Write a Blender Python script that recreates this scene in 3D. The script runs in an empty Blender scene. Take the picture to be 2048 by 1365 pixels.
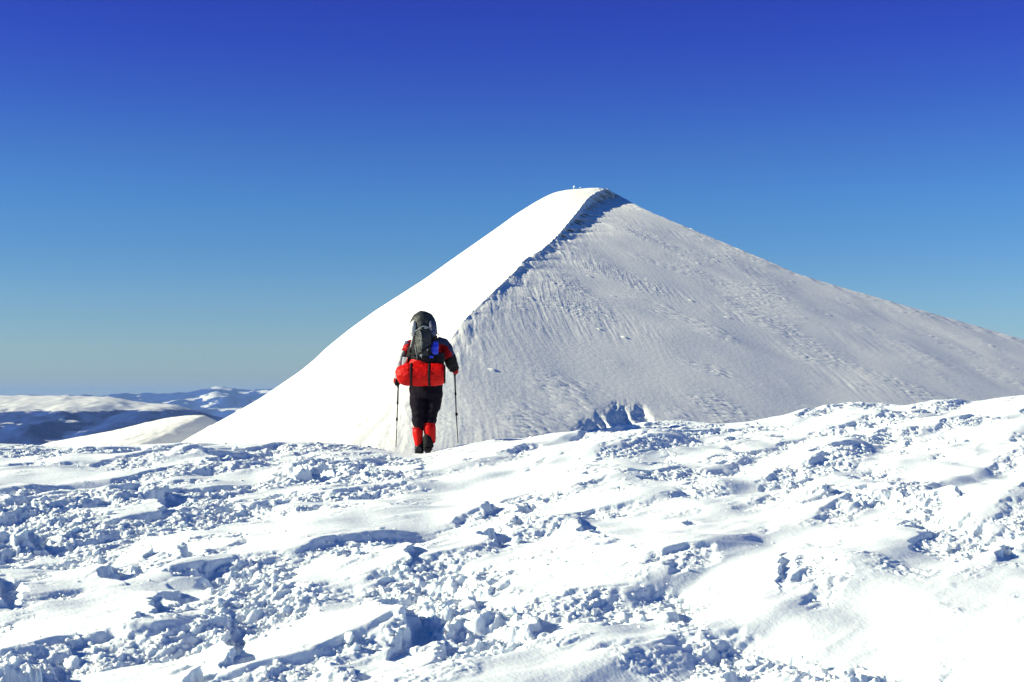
import bpy, bmesh, math, random
import numpy as np
from mathutils import Vector, Matrix, noise as mnoise

# ------------------------------------------------------------------ camera
scene = bpy.context.scene
FPX = 2844.0            # focal length in photo pixels (50 mm on 36 mm, 2048 px wide)
HOR = 790.0             # photo row of the horizon
cam_d = bpy.data.cameras.new("camera")
cam_d.lens = 50.0
cam_d.sensor_width = 36.0
cam_d.shift_y = (HOR - 682.5) / 2048.0
cam_d.clip_start = 0.1
cam_d.clip_end = 200000.0
cam = bpy.data.objects.new("camera", cam_d)
cam.location = (0, 0, 0)
cam.rotation_euler = (math.radians(90), 0, 0)
scene.collection.objects.link(cam)
scene.camera = cam

# ------------------------------------------------------------------ light
SUN_EL = math.radians(23.0)
SUN_AZ = math.radians(8.0)      # how far behind the camera's left shoulder
S = Vector((-math.cos(SUN_EL) * math.cos(SUN_AZ), -math.cos(SUN_EL) * math.sin(SUN_AZ), math.sin(SUN_EL)))
sun_d = bpy.data.lights.new("sun", 'SUN')
sun_d.energy = 5.0
sun_d.angle = math.radians(0.5)
sun_d.color = (1.0, 0.955, 0.66)
sun = bpy.data.objects.new("sun", sun_d)
sun.rotation_euler = S.to_track_quat('Z', 'Y').to_euler()
scene.collection.objects.link(sun)

world = bpy.data.worlds.new("World")
scene.world = world
world.use_nodes = True
nt = world.node_tree
bg = nt.nodes['Background']
bg.inputs['Strength'].default_value = 0.087
sky = nt.nodes.new('ShaderNodeTexSky')
sky.sky_type = 'NISHITA'
sky.sun_disc = False
sky.sun_elevation = SUN_EL
sky.sun_rotation = math.atan2(S.x, S.y)
sky.altitude = 2000
sky.air_density = 1.0
sky.dust_density = 0.3
sky.ozone_density = 2.0
# polarised deep winter blue: a tint of the sky that depends on elevation only
tc = nt.nodes.new('ShaderNodeTexCoord')
sx = nt.nodes.new('ShaderNodeSeparateXYZ')
ramp = nt.nodes.new('ShaderNodeValToRGB')
mul = nt.nodes.new('ShaderNodeMixRGB')
mul.blend_type = 'MULTIPLY'
mul.inputs[0].default_value = 1.0
nt.links.new(tc.outputs['Generated'], sx.inputs[0])
nt.links.new(sx.outputs['Z'], ramp.inputs[0])
SKY_TINT = [(0.0, (0.3212, 0.3946, 0.536)), (0.0105, (0.3212, 0.3946, 0.536)), (0.0316, (0.3446, 0.4382, 0.5365)), (0.0667, (0.3031, 0.4453, 0.5856)), (0.1014, (0.235, 0.4211, 0.6227)), (0.1359, (0.1986, 0.3987, 0.6643)), (0.1698, (0.1691, 0.3255, 0.6714)), (0.2031, (0.1413, 0.2444, 0.6931)), (0.2358, (0.1225, 0.1863, 0.7006)), (0.2676, (0.1138, 0.1529, 0.6792)), (0.33, (0.07, 0.265, 0.66)), (0.7, (0.05, 0.295, 0.63))]
def set_ramp(r, stops):
    el = r.color_ramp.elements
    while len(el) > 1:
        el.remove(el[-1])
    for i, (p, c) in enumerate(stops):
        e = el[0] if i == 0 else el.new(p)
        e.position = p
        e.color = (c[0], c[1], c[2], 1)
set_ramp(ramp, SKY_TINT)
nt.links.new(sky.outputs[0], mul.inputs[1])
nt.links.new(ramp.outputs[0], mul.inputs[2])
nt.links.new(mul.outputs[0], bg.inputs['Color'])

scene.view_settings.view_transform = 'Standard'
scene.view_settings.look = 'None'
scene.view_settings.exposure = 1.0
scene.view_settings.gamma = 1.0
scene.render.engine = 'CYCLES'
scene.cycles.max_bounces = 6
scene.cycles.diffuse_bounces = 2
scene.cycles.glossy_bounces = 2
scene.cycles.volume_bounces = 0
scene.cycles.use_denoising = True

# ------------------------------------------------------------------ helpers
def tag(o, label=None, cat=None, group=None, kind=None):
    if label: o['label'] = label
    if cat: o['category'] = cat
    if group: o['group'] = group
    if kind: o['kind'] = kind
    return o

def link(o, parent=None):
    scene.collection.objects.link(o)
    if parent is not None:
        o.parent = parent
    return o

def empty(name, loc=(0, 0, 0)):
    o = bpy.data.objects.new(name, None)
    o.location = loc
    o.empty_display_size = 0.2
    return link(o)

def mesh_np(name, verts, quads, mat=None, parent=None, smooth=True):
    me = bpy.data.meshes.new(name)
    verts = np.ascontiguousarray(verts, dtype=np.float32)
    quads = np.ascontiguousarray(quads, dtype=np.int32)
    k = quads.shape[1]
    me.vertices.add(len(verts))
    me.vertices.foreach_set('co', verts.ravel())
    me.loops.add(quads.size)
    me.loops.foreach_set('vertex_index', quads.ravel())
    me.polygons.add(len(quads))
    me.polygons.foreach_set('loop_start', np.arange(0, quads.size, k, dtype=np.int32))
    me.polygons.foreach_set('use_smooth', np.full(len(quads), smooth, dtype=bool))
    me.update(calc_edges=True)
    if mat: me.materials.append(mat)
    return link(bpy.data.objects.new(name, me), parent)

def grid_quads(nr, nc):
    i = np.arange(nr * nc, dtype=np.int32).reshape(nr, nc)
    return np.stack([i[:-1, :-1], i[:-1, 1:], i[1:, 1:], i[1:, :-1]], -1).reshape(-1, 4)

def _hash(ix, iy, seed):
    h = (ix.astype(np.int64) * 374761393 + iy.astype(np.int64) * 668265263 + seed * 974711) & 0xFFFFFFFF
    h = ((h ^ (h >> 13)) * 1274126177) & 0xFFFFFFFF
    h = ((h ^ (h >> 16)) * 2246822519) & 0xFFFFFFFF
    return (h ^ (h >> 15))

def perlin(x, y, seed=0):
    x = np.asarray(x, dtype=np.float64); y = np.asarray(y, dtype=np.float64)
    x0 = np.floor(x); y0 = np.floor(y)
    fx = x - x0; fy = y - y0
    u = fx * fx * fx * (fx * (fx * 6 - 15) + 10)
    v = fy * fy * fy * (fy * (fy * 6 - 15) + 10)
    r = []
    for dx, dy in ((0, 0), (1, 0), (0, 1), (1, 1)):
        a = _hash(x0 + dx, y0 + dy, seed).astype(np.float64) * (2 * math.pi / 4294967296.0)
        r.append(np.cos(a) * (fx - dx) + np.sin(a) * (fy - dy))
    return ((r[0] * (1 - u) + r[1] * u) * (1 - v) + (r[2] * (1 - u) + r[3] * u) * v) * 1.5

def fbm(x, y, octv=4, seed=0, gain=0.5, lac=2.03):
    s = 0; a = 1.0; n = 0
    for o in range(octv):
        s = s + a * perlin(x, y, seed + o * 17)
        n += a; a *= gain
        x = x * lac + 5.2; y = y * lac + 1.3
    return s / n

def ridged(x, y, octv=4, seed=0, gain=0.5):
    s = 0; a = 1.0; n = 0
    for o in range(octv):
        s = s + a * (1 - np.abs(perlin(x, y, seed + o * 31)) * 2)
        n += a; a *= gain
        x = x * 2.1 + 3.7; y = y * 2.1 + 9.1
    return s / n

def lumps(x, y, seed=0):
    """Rounded lumps of uneven height: one dome per cell, hard creases between."""
    x0 = np.floor(x); y0 = np.floor(y)
    best = np.zeros_like(x)
    for dx in (-1, 0, 1):
        for dy in (-1, 0, 1):
            cx = x0 + dx; cy = y0 + dy
            h = _hash(cx, cy, seed)
            px = cx + (h & 1023) / 1023.0
            py = cy + ((h >> 10) & 1023) / 1023.0
            amp = 0.25 + 0.75 * ((h >> 20) & 1023) / 1023.0
            rr = 0.45 + 0.35 * amp
            d2 = ((x - px) ** 2 + (y - py) ** 2) / (rr * rr)
            best = np.maximum(best, amp * np.sqrt(np.maximum(0, 1 - d2)))
    return best

def sstep(a, b, x):
    t = np.clip((x - a) / (b - a), 0, 1)
    return t * t * (3 - 2 * t)

# ------------------------------------------------------------------ materials
def new_mat(name):
    m = bpy.data.materials.new(name)
    m.use_nodes = True
    return m, m.node_tree, m.node_tree.nodes['Principled BSDF']

def add_noise_bump(n, b, scale, strength, dist, detail=4, coord='Object', rough=0.55):
    t = n.nodes.new('ShaderNodeTexCoord')
    nz = n.nodes.new('ShaderNodeTexNoise')
    nz.inputs['Scale'].default_value = scale
    nz.inputs['Detail'].default_value = detail
    nz.inputs['Roughness'].default_value = rough
    bp = n.nodes.new('ShaderNodeBump')
    bp.inputs['Strength'].default_value = strength
    bp.inputs['Distance'].default_value = dist
    n.links.new(t.outputs[coord], nz.inputs['Vector'])
    n.links.new(nz.outputs['Fac'], bp.inputs['Height'])
    n.links.new(bp.outputs['Normal'], b.inputs['Normal'])
    return nz, bp

def snow_mat(name, scale, dist, col=(0.86, 0.87, 0.88)):
    m, n, b = new_mat(name)
    nz, bp = add_noise_bump(n, b, scale, 0.6, dist, 5)
    r = n.nodes.new('ShaderNodeValToRGB')
    set_ramp(r, [(0.3, [c * 0.96 for c in col]), (0.7, col)])
    nz2 = n.nodes.new('ShaderNodeTexNoise'); nz2.inputs['Scale'].default_value = scale * 0.05
    n.links.new(nz2.outputs['Fac'], r.inputs[0])
    n.links.new(r.outputs[0], b.inputs['Base Color'])
    b.inputs['Roughness'].default_value = 0.65
    b.inputs['Specular IOR Level'].default_value = 0.25
    return m

def cloth(name, col, rough=0.7, bump=0.002, scale=90, spec=0.3, var=0.25, sheen=0.0):
    m, n, b = new_mat(name)
    nz, bp = add_noise_bump(n, b, scale, 0.5, bump, 3)
    nz2 = n.nodes.new('ShaderNodeTexNoise'); nz2.inputs['Scale'].default_value = 9; nz2.inputs['Detail'].default_value = 5
    r = n.nodes.new('ShaderNodeValToRGB')
    set_ramp(r, [(0.35, [c * (1 - var) for c in col]), (0.65, [min(1, c * (1 + var)) for c in col])])
    n.links.new(nz2.outputs['Fac'], r.inputs[0])
    n.links.new(r.outputs[0], b.inputs['Base Color'])
    b.inputs['Roughness'].default_value = rough
    b.inputs['Specular IOR Level'].default_value = spec
    if sheen: b.inputs['Sheen Weight'].default_value = sheen
    return m

M_SNOW = snow_mat('packed_snow', 55, 0.006, (0.79, 0.85, 0.90))
_b = M_SNOW.node_tree.nodes['Principled BSDF']
_b.inputs['Subsurface Weight'].default_value = 0.6
_b.inputs['Subsurface Radius'].default_value = (0.8, 0.9, 1.0)
_b.inputs['Subsurface Scale'].default_value = 0.022
M_SNOWFAR = snow_mat('mountain_snow', 1.6, 0.08, (0.86, 0.865, 0.84))

# ------------------------------------------------------------------ foreground snowfield
CREST = np.array([(-900, 900), (-400, 893), (0, 885), (60, 889), (120, 893), (190, 892), (300, 886), (400, 884), (480, 889), (540, 894), (650, 889),
                  (730, 890), (775, 899), (820, 907), (845, 912), (865, 906), (885, 899), (920, 891), (1000, 881), (1080, 876), (1150, 870), (1200, 864),
                  (1250, 851), (1290, 843), (1350, 838), (1400, 840), (1450, 845), (1520, 838), (1570, 832), (1600, 822), (1650, 810),
                  (1700, 803), (1740, 806), (1800, 810), (1850, 811), (1900, 808), (1940, 798), (1990, 789), (2048, 788), (2300, 775), (2900, 740)], float)
CDIST = np.array([(-900, 16.0), (0, 17.0), (500, 18.2), (850, 18.6), (1150, 18.7), (1350, 19.6), (1600, 22.0), (2048, 24.0), (2900, 25)], float)
Y0, Z0 = 6.3, -1.27

_cu = np.arange(-900, 2901, 4.0)
_ck = np.exp(-0.5 * (np.arange(-15, 16) * 4 / 16.0) ** 2); _ck /= _ck.sum()
_cv = np.convolve(np.pad(np.interp(_cu, CREST[:, 0], CREST[:, 1]), 15, mode='edge'), _ck, mode='valid')
_ck2 = np.exp(-0.5 * (np.arange(-75, 76) * 4 / 110.0) ** 2); _ck2 /= _ck2.sum()
_cs = np.convolve(np.pad(_cv, 75, mode='edge'), _ck2, mode='valid')
_cd = np.convolve(np.pad(np.interp(_cu, CDIST[:, 0], CDIST[:, 1]), 75, mode='edge'), _ck2, mode='valid')

def macro(x, y):
    u = 1024 + FPX * x / np.maximum(y, 0.5)
    u = np.clip(u, -900, 2900)
    vc = np.interp(u, _cu, _cv)
    yc = np.interp(u, _cu, _cd)
    zc = -(vc - HOR) / FPX * yc
    t = (y - Y0) / (yc - Y0)
    w = sstep(0.72, 1.0, t)
    zsm = -(np.interp(u, _cu, _cs) - HOR) / FPX * yc
    lin = Z0 + (zsm - Z0) * np.clip(t, -1.2, 1.0)
    z = lin + (zc - zsm) * w
    d = np.maximum(y - yc, 0)
    z = z - np.where(d < 4, 0.045 * d * d, 0.72 + 0.36 * (d - 4))
    return z

# far beyond the crest the slope eases off so that it meets the foot of the peak
def macro_full(x, y):
    z = macro(x, y)
    lim = -0.062 * y - 5.0
    return np.where(y > 40, np.maximum(z, lim), z)

ROUGH_U = np.linspace(64, 1984, 16)
ROUGH_V = np.array([905, 950, 1000, 1045, 1095, 1140, 1190, 1240, 1290, 1340], float)
ROUGH = np.array([[int(c) for c in r] for r in (
    "7756776535665664", "2276785127657631", "7788862265356772", "8868413876023486", "9846266225333228",
    "6789778751425410", "5117839965825214", "3138829786830003", "6788437866388312", "9846675211369831")], float) / 9.0

def bilin(u, v):
    fu = np.clip((u - ROUGH_U[0]) / (ROUGH_U[1] - ROUGH_U[0]), 0, 14.999)
    iv = np.interp(v, ROUGH_V, np.arange(10.0)); iv = np.clip(iv, 0, 8.999)
    a = fu.astype(int); b = iv.astype(int); fu = fu - a; iv = iv - b
    return (ROUGH[b, a] * (1 - fu) + ROUGH[b, a + 1] * fu) * (1 - iv) + (ROUGH[b + 1, a] * (1 - fu) + ROUGH[b + 1, a + 1] * fu) * iv

# hollows scoured by the wind: place on the photo (u, v), width and height there, strength
PITS = [(345, 995, 70, 35, 1), (458, 1001, 60, 14, .7), (320, 1105, 50, 16, .9), (400, 1106, 70, 16, .9), (447, 917, 70, 13, .8), (620, 945, 60, 14, 1), (670, 938, 60, 16, .7),
        (330, 1205, 45, 30, 1), (478, 1265, 45, 75, 1.1), (480, 1320, 55, 25, .8), (110, 1352, 130, 25, 1), (400, 1350, 50, 35, .9), (15, 1180, 60, 55, .8),
        (170, 1290, 50, 32, .6), (60, 1022, 50, 12, .7), (75, 1073, 70, 16, .7), (15, 1000, 45, 12, .9), (250, 1150, 70, 22, .6), (290, 1140, 50, 14, .6), (370, 1180, 60, 22, .8),
        (832, 1118, 28, 28, 1), (800, 1215, 45, 38, 1), (845, 1265, 75, 50, 1.1), (880, 1222, 40, 12, 1), (905, 1282, 50, 14, .7), (1095, 1240, 80, 30, .9), (965, 1195, 38, 10, .9),
        (1000, 1080, 55, 15, 1), (1175, 1047, 35, 14, .9), (1215, 1075, 40, 12, .8), (1032, 1300, 30, 16, .7), (850, 932, 30, 9, .9), (1045, 1040, 30, 26, .6), (990, 1012, 45, 16, .6), (1065, 1010, 35, 12, .7),
        (735, 1345, 70, 22, .6), (720, 932, 40, 20, .6), (1576, 1150, 24, 40, .55), (1665, 978, 38, 13, .9), (1825, 876, 30, 9, .7), (1935, 995, 45, 12, .9), (2013, 1098, 30, 26, .9),
        (1612, 1352, 60, 18, .9), (1800, 1360, 90, 14, .9), (1372, 1210, 40, 16, .7), (1490, 1342, 50, 14, .8), (1850, 1045, 60, 16, .5), (1460, 935, 40, 10, .5), (1385, 1040, 30, 10, .5),
        (300, 1240, 50, 16, .6), (700, 1110, 40, 14, .5), (1310, 950, 50, 10, .5), (1980, 1100, 40, 12, .6)]

def invert(u, v):
    """Ground point seen at photo place (u, v) on the smooth surface."""
    k = (u - 1024) / FPX
    ys = np.linspace(5.0, 26, 900)
    vv = HOR - FPX * macro(k * ys, ys) / ys
    i = np.argmax(vv <= v)
    if vv[i] > v: i = len(ys) - 1
    return k * ys[i], ys[i]

PITW = []
for (u, v, w, h, s) in PITS:
    x, y = invert(u, v)
    _, y1 = invert(u, v - h / 2); _, y2 = invert(u, v + h / 2)
    PITW.append((x, y, max(0.05, w * 0.5 * y / FPX), max(0.10, abs(y1 - y2) * 0.5), s))

WD = math.radians(56)      # wind direction across the ground
def wind(x, y):
    return x * math.cos(WD) + y * math.sin(WD), -x * math.sin(WD) + y * math.cos(WD)

def rough_mask(x, y, z):
    u = 1024 + FPX * x / np.maximum(y, 1.0)
    v = HOR - FPX * z / np.maximum(y, 1.0)
    a, b = wind(x, y)
    wu = 70 * perlin(a * 0.5, b * 1.3, 5) + 30 * perlin(a * 1.7, b * 3.5, 6)
    wv = 22 * perlin(a * 0.6 + 9, b * 1.4, 7) * 8 / np.maximum(y, 6)
    g = bilin(u + wu, v + wv)
    n = fbm(a * 0.9, b * 2.4, 4, 11)
    q = b * 0.75 + 0.6 * perlin(a * 0.25, b * 0.4, 41)
    q = q - np.floor(q)
    lee = np.exp(-((q - 0.16) / 0.16) ** 2) + np.exp(-((q - 1.16) / 0.16) ** 2)
    return sstep(0.48, 0.72, 0.86 * g + 0.8 * n + 0.30 * (lee - 0.35)), g

def ground_z(x, y):
    z = macro_full(x, y)
    near = sstep(60, 30, y)
    uu_ = np.clip(1024 + FPX * x / np.maximum(y, 0.5), -900, 2900)
    near = near * (1 - 0.75 * sstep(0.1, 0.9, y - np.interp(uu_, _cu, _cd)))
    a, b = wind(x, y)
    R, g = rough_mask(x, y, z)
    # long smooth drifts with a steeper lee edge
    warp = 0.5 * perlin(a * 0.25, b * 0.4, 41)
    q = b * 0.75 + warp * 1.2
    saw = q - np.floor(q)
    cellr = perlin(np.floor(q) * 7.3, a * 0.22, 43) * 0.5 + 0.6
    drift = np.where(saw < 0.26, sstep(0, 0.26, saw), 1 - sstep(0.26, 1.0, saw)) * cellr
    z1 = 0.118 * drift * (1 - 0.35 * R) - 0.055 + 0.06 * fbm(a * 0.3, b * 0.8, 3, 45) + 0.15 * fbm(x * 0.55 + 3, y * 0.38, 3, 49) + 0.007 * fbm(a * 0.8, b * 3.6, 3, 47) * (1 - R) + 0.020 * ridged(a * 0.35 + 0.4 * warp, b * 2.1, 2, 48) * (1 - R) * sstep(-0.1, 0.4, perlin(a * 0.4, b * 0.7, 50))
    z1 = z1 * sstep(0.0, 3.0, 30 - y) * (1 - 0.6 * np.exp(-((x + 1.16) / 0.6) ** 2 - ((y - 18.6) / 1.2) ** 2))
    # rough, crumbled crust
    wx = x + 0.06 * perlin(x * 5, y * 5, 51) + 0.02 * perlin(x * 17, y * 17, 53)
    wy = y + 0.06 * perlin(x * 5, y * 5, 52) + 0.02 * perlin(x * 17, y * 17, 54)
    big = lumps(wx * 3.1, wy * 3.1, 61)
    wa, wb = wind(wx, wy)
    mid = lumps(wa * 4.6, wb * 9.5, 62)
    sml = lumps(wa * 12.0, wb * 22.0, 63)
    tin = lumps(wx * 45.0, wy * 45.0, 64)
    hole = sstep(0.08, 0.38, fbm(wx * 1.6, wy * 1.6, 3, 65))
    rg1 = ridged(a * 2.2 + wx - x, b * 5.0, 3, 73); rg2 = ridged(a * 7.0 + 8 * (wx - x), b * 15.0, 3, 74)
    zr = 0.040 * rg1 + 0.024 * rg2 - 0.03 + 0.045 * big * (0.5 + hole) + 0.026 * mid + 0.017 * sml + 0.008 * tin - 0.045 - 0.06 * hole
    sparse = sstep(0.15, 0.45, fbm(a * 1.1, b * 2.2, 3, 67)) * (1 - R) * 0.35
    z2 = R * zr * (0.36 + 0.80 * sstep(0.45, 0.98, g)) + sparse * (0.02 * sml + 0.010 * tin + 0.03 * rg2)
    grain = 0.004 * fbm(x * 22, y * 22, 2, 69) * (0.3 + R)
    # hollows
    pit = np.zeros_like(x)
    ed = 0.35 * perlin(wx * 6, wy * 6, 71) + 0.2 * perlin(wx * 15, wy * 15, 72)
    for (px, py, rx, ry, s) in PITW:
        m = (x > px - rx * 15) & (x < px + rx * 3.0) & (np.abs(y - py) < ry * 2.2)
        if not m.any(): continue
        X_ = (x[m] - px * y[m] / py) / rx + 1.1 * perlin(y[m] / (0.7 * ry + 0.05), np.full(m.sum(), px * 13.7), 75) + 0.5 * perlin(y[m] / (0.25 * ry + 0.03), np.full(m.sum(), py * 9.1), 76); Y_ = (y[m] - py) / ry
        dd = np.sqrt(X_ ** 2 + Y_ ** 2) + ed[m]
        H = s * min(0.17, 0.62 * rx + 0.02)
        ins = 1 - sstep(0.6, 1.1, dd)
        # the ledge: a drift that climbs from the left and breaks off at the hollow
        yfall = np.exp(-(Y_ * 0.8) ** 2) * sstep(2.2, 1.7, np.abs(Y_))
        edge = X_ + 0.85 + 0.7 * ed[m]
        ledge = np.where(edge < 0, np.exp(edge / 4.0), 0.0) * (1 - sstep(-0.15, 0.0, edge)) * sstep(-15, -9, X_)
        z2[m] = z2[m] * (1 - 0.75 * ins) + H * ledge * yfall
        pit[m] = np.maximum(pit[m], 0.75 * H * ins)
    return z + (z1 + z2 + grain - pit) * near

thd = np.concatenate([np.radians(np.linspace(-75, -26, 140))[:-1], np.radians(np.linspace(-26, 26, 1650)), np.radians(np.linspace(26, 75, 140))[1:]])
rr = [5.4]
while rr[-1] < 25.5:
    rr.append(rr[-1] + 0.0105 + 0.0006 * max(0, rr[-1] - 6))
rd = np.concatenate([np.linspace(0.4, 5.4, 60)[:-1], np.array(rr), 25.5 + np.cumsum(np.geomspace(0.05, 16, 70))])
RR, TT = np.meshgrid(rd, thd, indexing='ij')
# rows are lines of equal distance ahead so the sheet stays regular where it is seen
GX = RR * np.tan(np.clip(TT, -1.2, 1.2)) * 1.0
GY = RR.copy()
GZ = ground_z(GX.ravel(), GY.ravel()).reshape(GX.shape)
g = mesh_np('snow_ground', np.stack([GX, GY, GZ], -1).reshape(-1, 3), grid_quads(*GX.shape)[:, ::-1], M_SNOW)
tag(g, 'wind crusted snowfield of smooth drifts and crumbled lumps', 'snow', kind='structure')
del GX, GY, GZ, RR, TT

# ------------------------------------------------------------------ loose crumbs of snow on the crust
rng = np.random.default_rng(7)
def clod_variants(sub, n, seed):
    out = []
    bm = bmesh.new(); bmesh.ops.create_icosphere(bm, subdivisions=sub, radius=1.0)
    base = np.array([v.co[:] for v in bm.verts]); f = np.array([[v.index for v in p.verts] for p in bm.faces])
    bm.free()
    for k in range(n):
        v = base.copy()
        off = Vector((k * 7.1 + seed, k * 3.3, 1.7))
        d = np.array([1 + 0.5 * mnoise.noise(Vector(p) * 1.3 + off) + 0.3 * mnoise.noise(Vector(p) * 3.1 + off) for p in base])
        v *= d[:, None]
        v[:, 2] *= 0.75
        out.append(v)
    return out, f
def scatter(n, smin, smax, sub, seed, power=2.2, thr=0.5):
    var, f = clod_variants(sub, 10, seed)
    y = rng.uniform(5.6, 21.0, n * 3) ** 1.0
    y = 5.6 + (y - 5.6)
    x = rng.uniform(-0.42, 0.42, n * 3) * y
    zz = macro_full(x, y)
    R, gg = rough_mask(x, y, zz)
    keep = rng.uniform(0, 1, len(x)) < (R * 0.95 + 0.02 * (gg > 0.3))
    x, y = x[keep][:n], y[keep][:n]
    z = ground_z(x, y)
    m = len(x)
    s = smin + (smax - smin) * rng.uniform(0, 1, m) ** power
    ang = rng.uniform(0, 2 * math.pi, m); tl = rng.normal(0, 0.4, m)
    V = []; F = []; base = 0
    nv = len(var[0])
    for k in range(10):
        idx = np.arange(k, m, 10)
        p = var[k][None, :, :] * s[idx][:, None, None]
        st = rng.uniform(0.7, 1.5, len(idx))
        px = p[:, :, 0] * st[:, None]; py = p[:, :, 1]; pz = p[:, :, 2]
        c, sn = np.cos(tl[idx])[:, None], np.sin(tl[idx])[:, None]
        px, pz = px * c - pz * sn, px * sn + pz * c
        c, sn = np.cos(ang[idx])[:, None], np.sin(ang[idx])[:, None]
        px, py = px * c - py * sn, px * sn + py * c
        q = np.stack([px + x[idx][:, None], py + y[idx][:, None], pz + z[idx][:, None] + 0.15 * s[idx][:, None]], -1).reshape(-1, 3)
        V.append(q)
        F.append((f[None] + (base + np.arange(len(idx)) * nv)[:, None, None]).reshape(-1, 3))
        base += len(q)
    return np.concatenate(V), np.concatenate(F), base
v1, f1, b1 = scatter(500, 0.010, 0.038, 3, 1, 2.5)
v2, f2, b2 = scatter(9000, 0.004, 0.014, 2, 40, 1.8)
cl = mesh_np('snow_crumbs', np.concatenate([v1, v2]), np.concatenate([f1, f2 + b1]), M_SNOW)
tag(cl, 'loose crumbs and broken lumps of snow strewn over the crust', 'snow crumbs', kind='stuff')

# ------------------------------------------------------------------ the peak
def P(u, v, Y):
    return np.stack([(u - 1024) / FPX * Y, Y + 0 * u, (HOR - v) / FPX * Y], -1)
PN = np.array((0.272, -0.25, 0.93)); PD = -78.5
def plane_depth(u, v):
    return PD / (PN[0] * (u - 1024) / FPX + PN[1] + PN[2] * (HOR - v) / FPX)

NT = 760
tt = np.linspace(0, 1, NT) ** 1.15
def curve(pts):
    pts = np.array(pts, float)
    d = np.concatenate([[0], np.cumsum(np.hypot(*np.diff(pts[:, :2], axis=0).T))]); d /= d[-1]
    # smooth the traced polyline
    c = np.stack([np.interp(tt, d, pts[:, k]) for k in range(pts.shape[1])], -1)
    ker = np.hanning(25); ker /= ker.sum()
    cp = np.pad(c, ((12, 12), (0, 0)), mode='reflect', reflect_type='odd')
    return np.stack([np.convolve(cp[:, k], ker, mode='valid') for k in range(pts.shape[1])], -1)
Lc = curve([(1205, 377, 800), (1185, 376, 800), (1160, 378, 798), (1135, 380, 795), (1110, 385, 790), (1090, 394, 780), (1070, 405, 770), (1030, 430, 750), (1000, 452, 735), (950, 487, 700),
            (900, 522, 670), (850, 558, 640), (800, 590, 610), (750, 622, 585), (700, 658, 560), (660, 690, 540), (640, 710, 530), (600, 743, 510),
            (560, 770, 490), (520, 797, 470), (480, 820, 450), (440, 842, 430), (400, 863, 410), (370, 880, 400), (300, 925, 380), (230, 970, 365)])
Rc = curve([(1213, 379), (1196, 384), (1175, 398), (1155, 425), (1138, 446), (1110, 478), (1082, 503), (1050, 520), (1030, 545), (1000, 573), (960, 610),
            (930, 640), (905, 672), (875, 705), (838, 740), (795, 780), (745, 826), (695, 870), (635, 918), (555, 985)])
Dc = curve([(1216, 380), (1240, 392), (1262, 405), (1300, 425), (1360, 450), (1420, 474), (1500, 508), (1600, 550), (1700, 580), (1800, 609), (1900, 637),
            (1980, 660), (2048, 680), (2150, 715), (2300, 770), (2500, 850), (2700, 950)])
cols = []; meta = []      # meta: (segment id, s)
S0 = P(Lc[:1, 0], Lc[:1, 1], Lc[:1, 2])[0]
L3 = P(Lc[:, 0], Lc[:, 1], Lc[:, 2])
rY = plane_depth(Rc[:, 0], Rc[:, 1])
R3 = P(Rc[:, 0], Rc[:, 1], rY)
dY = plane_depth(Dc[:, 0], Dc[:, 1])
D3 = P(Dc[:, 0], Dc[:, 1], dY)
g1 = np.minimum(1, tt * 3.0)[:, None]
BK = L3[0] + (np.array((90, 900, -520.0)) * tt[:, None])
def off(base, v, k=1.0):
    return base + np.array(v, float) * (g1 ** 1.3) * k
seg = []
nb = 14
BL = [off(L3, (-18, 40, -14)), off(L3, (-60, 110, -75)), off(L3, (-160, 240, -260))]
BD = [off(D3, (12, 40, -12)), off(D3, (50, 120, -60)), off(D3, (150, 300, -260))]
def lerp(a, b, s): return a * (1 - s) + b * s
for k in np.linspace(0, 1, 8)[:-1]: cols.append(lerp(BK, BL[2], k)); seg.append((0, k))
for k in np.linspace(0, 1, 10)[:-1]: cols.append(lerp(BL[2], BL[1], k)); seg.append((0, k))
for k in np.linspace(0, 1, 10)[:-1]: cols.append(lerp(BL[1], BL[0], k)); seg.append((0, k))
for k in np.linspace(0, 1, 24)[:-1]:
    # rounded shoulder behind the left skyline
    a = lerp(BL[0], L3, k); a = a + np.array((0, 0, 1.0)) * (g1 * 5.0 * (1 - k) * k)
    cols.append(a); seg.append((1, k))
NL = 260
for k in np.linspace(0, 1, NL)[:-1]:
    a = lerp(L3, R3, k); a = a + np.array((0, 0, 1.0)) * (g1 * 3.0 * np.sin(k * math.pi) * (1 - k))
    cols.append(a); seg.append((2, k))
NR = 640
ks = np.linspace(0, 1, NR) ** 1.35
for k in ks[:-1]:
    uv = lerp(Rc, Dc, k)
    a = P(uv[:, 0], uv[:, 1], plane_depth(uv[:, 0], uv[:, 1]))
    cols.append(a); seg.append((3, k))
for k in np.linspace(0, 1, 16)[:-1]: 
    a = lerp(D3, BD[0], k); a = a + np.array((0, 0, 1.0)) * (g1 * 2.5 * (1 - k) * k)
    cols.append(a); seg.append((4, k))
for k in np.linspace(0, 1, 8)[:-1]: cols.append(lerp(BD[0], BD[1], k)); seg.append((5, k))
for k in np.linspace(0, 1, 8)[:-1]: cols.append(lerp(BD[1], BD[2], k)); seg.append((5, k))
for k in np.linspace(0, 1, 8): cols.append(lerp(BD[2], BK, k)); seg.append((5, k))
MT = np.stack(cols, 1)           # NT x NC x 3
sg = np.array([s[0] for s in seg]); sk = np.array([s[1] for s in seg])
X, Y, Z = MT[..., 0], MT[..., 1], MT[..., 2]
U = 1024 + FPX * X / Y; V = HOR - FPX * Z / Y
T = np.broadcast_to(tt[:, None], X.shape)
SG = np.broadcast_to(sg[None, :], X.shape)
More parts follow.
